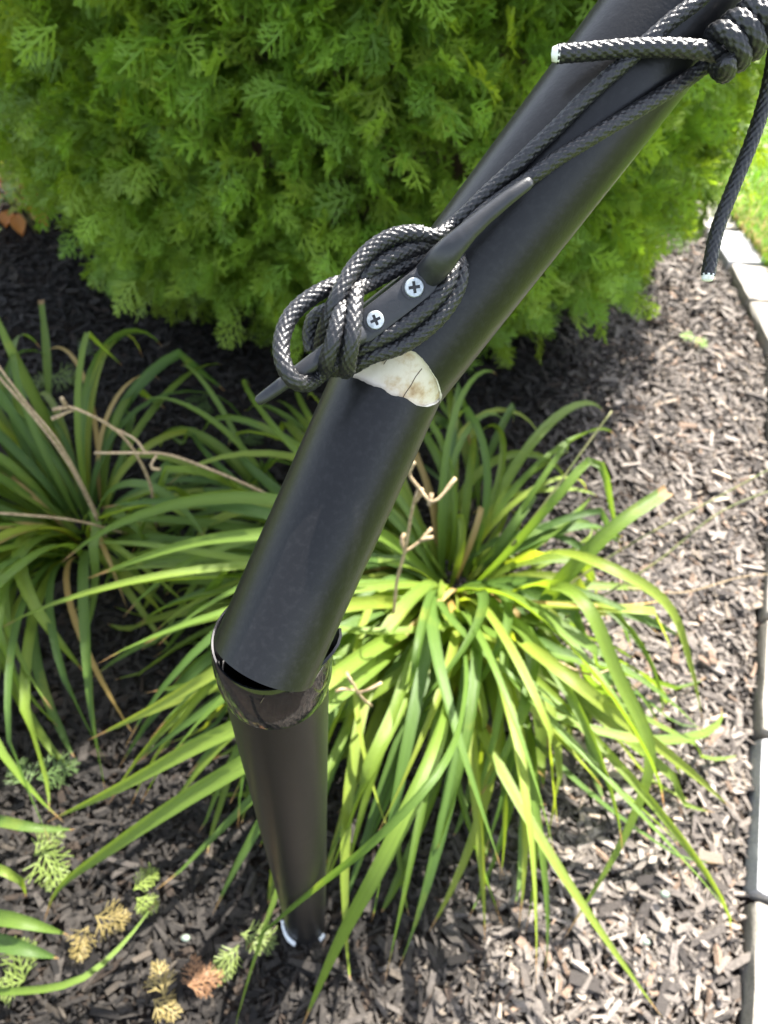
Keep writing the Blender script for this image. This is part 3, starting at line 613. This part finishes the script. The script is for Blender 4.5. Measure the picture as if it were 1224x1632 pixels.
for v in bm.verts: v.co = Vector((v.co.x*.0003, v.co.y*.0004, v.co.z*.006))
o_ = link_obj('crack', bm_mesh(bm, 'crack', False), collar, CRACK); o_.location = (LP.x+.001, LP.y-RL-.0012, RIM-.006); o_.rotation_euler = (0, .3, 0)
# peeled flap of the collar rim on the right
bm = bmesh.new(); rows = []
for i in range(9):
    t = i/8; a = R(-62+72*t); g_ = math.sin(math.pi*min(1, .12+t*.62))**1.3; rr = RL-.0008+.0008*t
    outn = Vector((math.cos(a), math.sin(a), 0)); base = Vector((LP.x, LP.y, RIM-.006+.004*g_))+outn*rr
    tp = base+Vector((0, 0, .004+.007*g_))+outn*(.0062*g_*t); th = (outn*.8+Vector((0, 0, -.5))).normalized()*.0013
    rows.append([bm.verts.new(p) for p in (base, tp, tp+th, base+outn*.0013)])
for i in range(8):
    for k in range(4): bm.faces.new((rows[i][k], rows[i+1][k], rows[i+1][(k+1) % 4], rows[i][(k+1) % 4]))
bm.faces.new(rows[0]); bm.faces.new(rows[-1]); fl = link_obj('torn_flap', bm_mesh(bm, 'torn_flap', True, 40), collar, POLE)
def stub_arc(a0, a1, top, prn):
    bm = bmesh.new(); prof = [(RL+.0012, -.02), (RL+.0012, top-.001), (RL+.0018, top), (RL+.0042, top), (RL+.005, top-.0012), (RL+.005, -.02)]; n = 16; rings = []
    for j in range(n+1):
        a = R(a0+(a1-a0)*j/n); dz = .0012*math.sin(j*1.9)+(-.004 if j in (0, n) else 0); rings.append([bm.verts.new((LP.x+r*math.cos(a), LP.y+r*math.sin(a), z+(dz if z > 0 else 0))) for r, z in prof])
    for j in range(n):
        for i in range(5): bm.faces.new((rings[j][i], rings[j+1][i], rings[j+1][i+1], rings[j][i+1]))
    bm.faces.new(rings[0]); bm.faces.new(rings[-1]); return link_obj('ground_socket', bm_mesh(bm, 'ground_socket', True, 40), prn, WHITEPVC)
stub_arc(186, 252, .03, pole); stub_arc(318, 334, .024, pole)

# ------------------------------------------------------------------ rope cleat on the upper tube
def spt(x, y, z): return P(x, y, z)
def crop(cx, cy, z): return P(380+cx/2.55, 340+cy/2.55, z)
cb = P(628, 485, .243); ct = P(845, 290, .229); cdir = (P(664, 457, .2425)-P(593, 512, .2435)).normalized()
cn = Vector(CAM)-cb; cn -= cdir*cn.dot(cdir); cn.normalize(); cs = cdir.cross(cn)
cleat = empty('rope_cleat', P(628, 485, .258), 'black plastic rope cleat with two horns screwed to the leaning pole', 'cleat')
def loft(name, stations, parent, m, k=20, power=2.4):
    """stations: (point, half width, half height, up normal)"""
    bm = bmesh.new(); rings = []; pts = [Vector(s[0]) for s in stations]
    for i, (p, wv, hv) in enumerate(stations):
        t = (pts[min(i+1, len(pts)-1)]-pts[max(i-1, 0)]).normalized(); u = cn-t*cn.dot(t); u.normalize(); s = t.cross(u); ring = []
        for j in range(k):
            a = 2*math.pi*j/k; c, sn = math.cos(a), math.sin(a); ring.append(bm.verts.new(Vector(p)+s*wv*math.copysign(abs(c)**(2/power), c)+u*hv*math.copysign(abs(sn)**(2/power), sn)))
        rings.append(ring)
    for i in range(len(rings)-1):
        for j in range(k): bm.faces.new((rings[i][j], rings[i][(j+1) % k], rings[i+1][(j+1) % k], rings[i+1][j]))
    bm.faces.new(rings[0][::-1]); bm.faces.new(rings[-1]); return link_obj(name, bm_mesh(bm, name, True, 50), parent, m)
# body: a bar with rounded ends, countersunk at the two screws, on a pedestal that meets the tube
bm = bmesh.new(); L2 = .0148; W2 = .0054; ring = []
for j in range(40):
    a = 2*math.pi*j/40; x = math.cos(a)*W2+math.copysign(L2-.002, math.cos(a)); y = math.sin(a)*W2; ring.append((x, y))
def ringv(f, z): return [bm.verts.new(cb+cdir*x*(f if f > 1 else 1)+cs*y*f+cn*z) for x, y in ring]
levels = [ringv(1.35, -.018), ringv(1.12, -.008), ringv(1.0, -.004), ringv(1.0, -.0009), ringv(.965, -.0002), ringv(.9, 0)]
for A, B in zip(levels, levels[1:]):
    for j in range(40): bm.faces.new((A[j], A[(j+1) % 40], B[(j+1) % 40], B[j]))
bm.faces.new(levels[-1]); body = link_obj('body', bm_mesh(bm, 'body', True, 40), cleat, CLEAT)
def ring_disc(name, c, r0, r1, z, parent, m, h=.0003):
    bm = bmesh.new(); R_ = []
    for j in range(36):
        a = 2*math.pi*j/36; dvec = cdir*math.cos(a)+cs*math.sin(a); R_.append([bm.verts.new(c+dvec*rr+cn*(z+zz)) for rr, zz in ((r0, 0), (r0, h), (r1, h), (r1, 0))])
    for j in range(36):
        for k in range(3): bm.faces.new((R_[j][k], R_[(j+1) % 36][k], R_[(j+1) % 36][k+1], R_[j][k+1]))
    o = link_obj(name, bm_mesh(bm, name, True, 40), parent, m); o.matrix_parent_inverse = Matrix.Identity(4) if parent is body else o.matrix_parent_inverse; return o
ring_disc('moulded_ring', P(627, 488, .2432), .0021, .0024, -.0004, body, CLEAT, .00055)
def screw(px, py, z, r, rot, tilt):
    c0 = P(px, py, z); bm = bmesh.new(); e1 = cdir*math.cos(rot)+cs*math.sin(rot); e2 = cn.cross(e1); n_ = (cn+cs*tilt).normalized()
    circ = [bm.verts.new(c0+(e1*math.cos(a)+e2*math.sin(a))*r+n_*.0001) for a in np.linspace(0, 2*math.pi, 36, endpoint=False)]
    low = [bm.verts.new(c0+(e1*math.cos(a)+e2*math.sin(a))*r*1.03-n_*.0022) for a in np.linspace(0, 2*math.pi, 36, endpoint=False)]
    top = [bm.verts.new(c0+(e1*math.cos(a)+e2*math.sin(a))*r*.9+n_*.0005) for a in np.linspace(0, 2*math.pi, 36, endpoint=False)]
    for A, B in ((low, circ), (circ, top)):
        for j in range(36): bm.faces.new((A[j], A[(j+1) % 36], B[(j+1) % 36], B[j]))
    a_, b_ = r*.16, r*.58; X = [(b_, -a_), (b_, a_), (a_, a_), (a_, b_), (-a_, b_), (-a_, a_), (-b_, a_), (-b_, -a_), (-a_, -a_), (-a_, -b_), (a_, -b_), (a_, -a_)]
    cr = [bm.verts.new(c0+e1*x+e2*y+n_*.0006) for x, y in X]
    es = [bm.edges.get((top[j], top[(j+1) % 36])) for j in range(36)]+[bm.edges.new((cr[j], cr[(j+1) % 12])) for j in range(12)]
    bmesh.ops.triangle_fill(bm, edges=es, use_beauty=True)
    s_ = link_obj('screw', bm_mesh(bm, 'screw', True, 30), cleat, ZINC)
    bm = bmesh.new(); t_ = [bm.verts.new(c0+e1*x+e2*y+n_*.0006) for x, y in X]; d_ = [bm.verts.new(c0+e1*x*.8+e2*y*.8-n_*.0013) for x, y in X]
    for j in range(12): bm.faces.new((t_[j], t_[(j+1) % 12], d_[(j+1) % 12], d_[j]))
    bm.faces.new(d_); o = link_obj('cross_recess', bm_mesh(bm, 'cross_recess', False), s_, RECESS); o.matrix_parent_inverse = Matrix.Identity(4)
    ring_disc('countersink', c0, r*1.04, r*1.26, -.0009, body, CLEAT, .0012)
screw(660, 458, .2424, .0035, R(28), 0); screw(598, 510, .2434, .0033, R(12), .05)
loft('horn', [(spt(674, 446, .2450), .0048, .0022), (spt(690, 430, .2415), .0052, .0040), (spt(705, 412, .2370), .0051, .0048), (spt(722, 393, .2345), .0044, .0043), (spt(748, 367, .2335), .0034, .0034), (spt(775, 343, .2325), .0029, .0029), (spt(810, 315, .2315), .0025, .0025), (spt(840, 293, .2305), .0021, .0021), (spt(845, 289, .2305), .0016, .0016), (spt(847, 287.5, .2305), .0006, .0006)], cleat, CLEAT)
loft('horn', [(spt(588, 518, .2485), .0050, .0026), (spt(572, 529, .2462), .0048, .0034), (spt(552, 540, .2435), .0041, .0036), (spt(515, 566, .2430), .0032, .0031), (spt(470, 598, .2430), .0027, .0027), (spt(425, 630, .2435), .0022, .0022), (spt(413, 638, .2436), .0019, .0019), (spt(409, 641, .2436), .0012, .0012)], cleat, CLEAT)

# ------------------------------------------------------------------ rope: braided cover modelled as raised yarn picks
RR = .0030
def rope_mesh(name, pts3, rad=RR, step=.00050, k=48, nb=8, lam=.0033):
    q, s = catmull(pts3, step); th = np.linspace(0, 2*np.pi, k, endpoint=False)
    u = nb*th/(2*np.pi); v = s/lam; a = u[None]+v[:, None]; b = u[None]-v[:, None]
    ia, ib = np.floor(a), np.floor(b); fa, fb = a-ia, b-ib; par = ((ia+ib) % 2) == 0
    pa = np.clip(1-(2*fa-1)**2, 0, 1)**.6; pb = np.clip(1-(2*fb-1)**2, 0, 1)**.6
    h = np.where(par, pa*(.35+.65*pb**.8), pb*(.35+.65*pa**.8))
    rad_ = rad*(.80+.24*h); 
    V, Q, T3 = tube_np(q, rad_, k)
    me = bpy.data.meshes.new(name); me.from_pydata(V.tolist(), [], Q.tolist()+T3.tolist()); me.polygons.foreach_set('use_smooth', np.full(len(me.polygons), True)); me.update(); return me
def pl(x, y, lift=.0026): return on_cyl(x, y, RT+lift, K, ud)
wrope = empty('rope', P(628, 485, .255), 'black braided rope wound round the cleat and running up the pole', 'rope')
g2 = lambda x, y, z: crop(x, y, z)
strandP = [pl(1150, -32), pl(1106, 6), pl(1070, 33), pl(1034, 65), pl(998, 98), pl(961, 130), pl(925, 164), pl(889, 201), pl(852, 236), pl(816, 271), pl(780, 304), pl(745, 338), pl(722, 358)]
link_obj('running_strand', rope_mesh('running_strand', strandP+[g2(800, 92, .2445), g2(745, 84, .2435), g2(690, 82, .243)], .00265), wrope, ROPE)
wrapA = [g2(750, 84, .2435), g2(690, 82, .243), g2(620, 97, .2425), g2(545, 142, .2420), g2(482, 207, .2410), g2(436, 277, .2395), g2(400, 350, .2390), g2(372, 420, .2420), g2(348, 490, .2475), g2(338, 560, .2535), g2(365, 625, .2560), g2(440, 630, .2545), g2(540, 580, .2510), g2(650, 545, .2500), g2(740, 490, .2490), g2(828, 408, .2478), g2(886, 315, .2470), g2(903, 240, .2468), g2(885, 172, .2480), g2(835, 130, .2500), g2(760, 126, .2470), g2(660, 160, .2450), g2(570, 207, .2445), g2(500, 262, .2450), g2(440, 325, .2465), g2(380, 385, .2490), g2(312, 425, .2520), g2(292, 490, .2545), g2(300, 560, .2560)]
link_obj('wrap', rope_mesh('wrap', wrapA), wrope, ROPE)
wrapB = [g2(430, 600, .2560), g2(500, 550, .2500), g2(600, 497, .2475), g2(700, 438, .2465), g2(795, 358, .2455), g2(850, 285, .2450), g2(872, 215, .2460), g2(850, 175, .2485), g2(790, 172, .2505), g2(700, 196, .2495), g2(600, 246, .2485), g2(520, 288, .2455), g2(482, 310, .2420), g2(474, 350, .2392), g2(468, 425, .2362), g2(460, 515, .2358), g2(446, 595, .2400), g2(440, 640, .2465), g2(410, 610, .2545), g2(390, 520, .2570)]
link_obj('wrap', rope_mesh('wrap', wrapB), wrope, ROPE)
wrapC = [g2(395, 420, .2540), g2(420, 365, .2470), g2(428, 375, .2405), g2(405, 440, .2364), g2(384, 525, .2358), g2(362, 595, .2395), g2(348, 640, .2455), g2(318, 668, .2470), g2(275, 692, .2420), g2(228, 680, .2372), g2(192, 632, .2355), g2(174, 560, .2365), g2(184, 480, .2385), g2(222, 405, .2405), g2(290, 345, .2425), g2(360, 305, .2450), g2(420, 285, .2475), g2(470, 300, .2500)]
link_obj('locking_loop', rope_mesh('locking_loop', wrapC), wrope, ROPE)

krope = empty('rope', pl(1143, 86), 'second black braided rope with a coiled knot and hanging end at upper right', 'rope')
strandQ = [pl(1128, 102, RR*1.4), pl(1100, 123), pl(1070, 142), pl(1034, 164), pl(998, 186), pl(961, 208), pl(925, 230), pl(889, 252), pl(852, 279), pl(800, 315), pl(765, 342), pl(735, 372)]
link_obj('standing_strand', rope_mesh('standing_strand', strandQ, .00262), krope, ROPE)
k0 = P(1138, 92, .2265); k1 = P(1245, 10, .221); kd = (k1-k0).normalized(); ke = Vector(CAM)-k0; ke -= kd*ke.dot(kd); ke.normalize(); kf = kd.cross(ke)
coil = []
for i in range(0, 100):
    a = i/18*2*math.pi+.4; coil.append(k0+kd*(i/18*.0053)+(ke*math.cos(a)*.0062+kf*math.sin(a)*.0062))
link_obj('knot', rope_mesh('knot', coil, RR), krope, ROPE)
te = P(888, 86, .2270)
tail = link_obj('tail', rope_mesh('tail', [te, P(930, 83, .2262), P(1000, 77, .2245), P(1070, 76, .2235), P(1120, 80, .2240), P(1150, 86, .2265)], RR*.95), krope, ROPE)
def melt(center, d, r, parent, ln=.0016):
    q, _ = catmull([center-d*ln, center-d*ln*.3, center+d*.0006], .0004); n = len(q); me = tube_mesh('melted_end', q, np.linspace(r*.75, r*1.0, n), 16)
    o = link_obj('melted_end', me, parent, MELT); o.matrix_parent_inverse = Matrix.Identity(4)
melt(te, (P(930, 83, .2262)-te).normalized(), RR*.92, tail)
he = P(1128, 440, .262)
hang = link_obj('hanging_end', rope_mesh('hanging_end', [P(1240, 20, .232), P(1234, 90, .24), P(1222, 150, .247), P(1198, 225, .252), P(1168, 300, .256), P(1142, 370, .26), he], RR*.87), krope, ROPE)
melt(he, (P(1142, 370, .26)-he).normalized(), RR*.86, hang)

# ------------------------------------------------------------------ small things on the mulch
def ground_spray(name, px, py, size, az, col, label, cat, group, lift=.022, n=2, pit=.15, seed=0):
    r = np.random.default_rng(seed+int(px*3+py)); g = G(px, py); VV, QQ, off = [], [], 0
    root_loc = Vector((g.x, g.y, lift-.006))
    pos = np.array([[g.x, g.y, lift]]*n)+r.normal(0, .006, (n, 3))*np.array([1, 1, .25]); a = az+np.linspace(-.9, .9, n)+r.normal(0, .2, n)
    ax = np.stack([np.cos(a), np.sin(a), np.full(n, pit)+r.normal(0, .08, n)], -1); nr = np.stack([r.normal(0, .15, n), r.normal(0, .15, n), np.ones(n)], -1)
    for i in range(n):
        V, Q = xform(SP_HI[int(r.integers(0, 6))], pos[i:i+1], ax[i:i+1], nr[i:i+1], np.array([size*r.uniform(.75, 1.1)])); VV.append(V); QQ.append(Q+off); off += len(V)
    V = np.vstack(VV); V[:, 2] = np.maximum(V[:, 2], .012)
    cc = np.array(col)*r.uniform(.85, 1.15); o = link_obj(name, mesh_np(name, V-np.array(root_loc), np.vstack(QQ), True, np.tile(cc, (len(V), 1))), None, SPRAY); o.location = root_loc
    return tag(o, label, cat, group)
YG, GR, OR, YL = (.14, .19, .045), (.08, .13, .04), (.22, .12, .06), (.24, .19, .07)
GS = 'fallen conifer sprays on the mulch'; GW = 'small weeds in the mulch'
ground_spray('fallen_spray', 262, 1596, .045, 1.0, YL, 'yellow fallen conifer spray lying nearest the lower edge left of centre', 'fallen spray', GS)
ground_spray('fallen_spray', 300, 1572, .04, 1.2, OR, 'orange fallen conifer spray touching the yellow one at lower left', 'fallen spray', GS, n=2)
ground_spray('fallen_spray', 385, 1495, .05, -1.3, (.17, .22, .06), 'dull green fallen conifer spray beside the white socket of the pole', 'fallen spray', GS)
ground_spray('fallen_spray', 210, 1430, .045, .2, (.15, .2, .04), 'green fallen conifer spray in the dappled mulch left of the pole base', 'fallen spray', GS)
for i, (px, py, s, c, l) in enumerate([
    (70, 1370, .06, YG, 'bright green feathery weed at lower left under the long leaf tips'), (55, 1250, .07, GR, 'dark green feathery weed in shade near the left photo edge'),
    (45, 1560, .055, YG, 'yellow green weed in the lower left corner of the mulch'), (330, 650, .07, GR, 'pale weed in the dark mulch below the cleat horn'),
    (90, 610, .07, (.14, .2, .05), 'pale weed in the shaded mulch above the left daylily'), (130, 570, .05, GR, 'tiny weed behind the upright leaf at far left'),
    (400, 715, .06, GR, 'faint weed in shade close to the left side of the pole'), (290, 780, .08, (.12, .18, .05), 'feathery weed between the left daylily and the pole'),
    (1103, 545, .05, (.18, .3, .05), 'single bright green weed in the sunlit mulch near the edging'), (150, 1480, .05, YL, 'yellowed weed between the lower left daylily leaves')]):
    ground_spray('weed', px, py, s*.85, i*1.3, c, l, 'weed', GW, .018, 2, .2, i)
pebm = simple('pale green pebble', [(.3, (.12, .15, .12)), (.7, (.2, .24, .19))], 60, .5)
for px, py, r, l in [(612/2.04, 1150+712/2.04, .0045, 'round pale green pebble in the mulch left of the pole base'), (1020, 1505, .0045, 'pale green pebble in the sunlit mulch at lower right'), (1050, 1430, .005, 'grey green pebble higher up in the sunlit mulch at right')]:
    bm = bmesh.new(); bmesh.ops.create_icosphere(bm, subdivisions=2, radius=r); rn = random.Random(px)
    for v in bm.verts: v.co = Vector((v.co.x*1.3, v.co.y*.9, v.co.z*.65))*(1+rn.uniform(-.07, .07))
    o = link_obj('pebble', bm_mesh(bm, 'pebble'), None, pebm); o.location = (*G(px, py).xy, .022); tag(o, l, 'pebble', 'pebbles in the mulch')
# orange and yellow garden plant beyond the shrub on the left
def bright_plant(px, py, seed, pal, label, n=70, size=.06):
    r = np.random.default_rng(seed); g = G(px, py); root = empty('garden_plant', g, label, 'plant', 'bright plants beyond the shrub'); V, Q, Cc = [], [], []
    for i in range(n):
        a = r.uniform(0, 6.283); e = r.uniform(0, .13); p = np.array([g.x+math.cos(a)*e, g.y+math.sin(a)*e, r.uniform(.03, .2)]); d = np.array([math.cos(a), math.sin(a), r.uniform(-.2, .5)]); d /= np.linalg.norm(d); s = np.cross(d, [0, 0, 1]); s /= np.linalg.norm(s); L_ = size*r.uniform(.6, 1.2); b = len(V)
        for t, ww in ((0, .05), (.25, .25), (.55, .3), (.8, .18), (1, .01)):
            c = p+d*L_*t-np.array([0, 0, .35*L_*t*t]); V += [c-s*ww*L_+[0, 0, .08*L_], c, c+s*ww*L_+[0, 0, .08*L_]]; Cc += [pal[i % len(pal)]]*3
        for k in range(4): j = b+k*3; Q += [(j, j+1, j+4, j+3), (j+1, j+2, j+5, j+4)]
    o = link_obj('leaves', mesh_np('leaves', np.array(V), np.array(Q), True, np.array(Cc)), root, ORANGE); o['kind'] = 'stuff'
    for k in range(5):
        a = k*1.25; link_obj('stem', tube_mesh('stem', np.array([g, g+Vector((math.cos(a)*.03, math.sin(a)*.03, .08)), g+Vector((math.cos(a)*.07, math.sin(a)*.07, .16))]), np.array([.004, .003, .002]), 6), root, GREENSTALK)
bright_plant(28, 338, 3, [(.45, .16, .05), (.5, .22, .06), (.45, .4, .08)], 'orange leaved garden plant left of the shrub at the photo edge')
bright_plant(60, 372, 4, [(.3, .36, .06), (.4, .38, .1), (.25, .3, .06)], 'yellow green low plant at the shrub foot by the left edge', 40, .05)
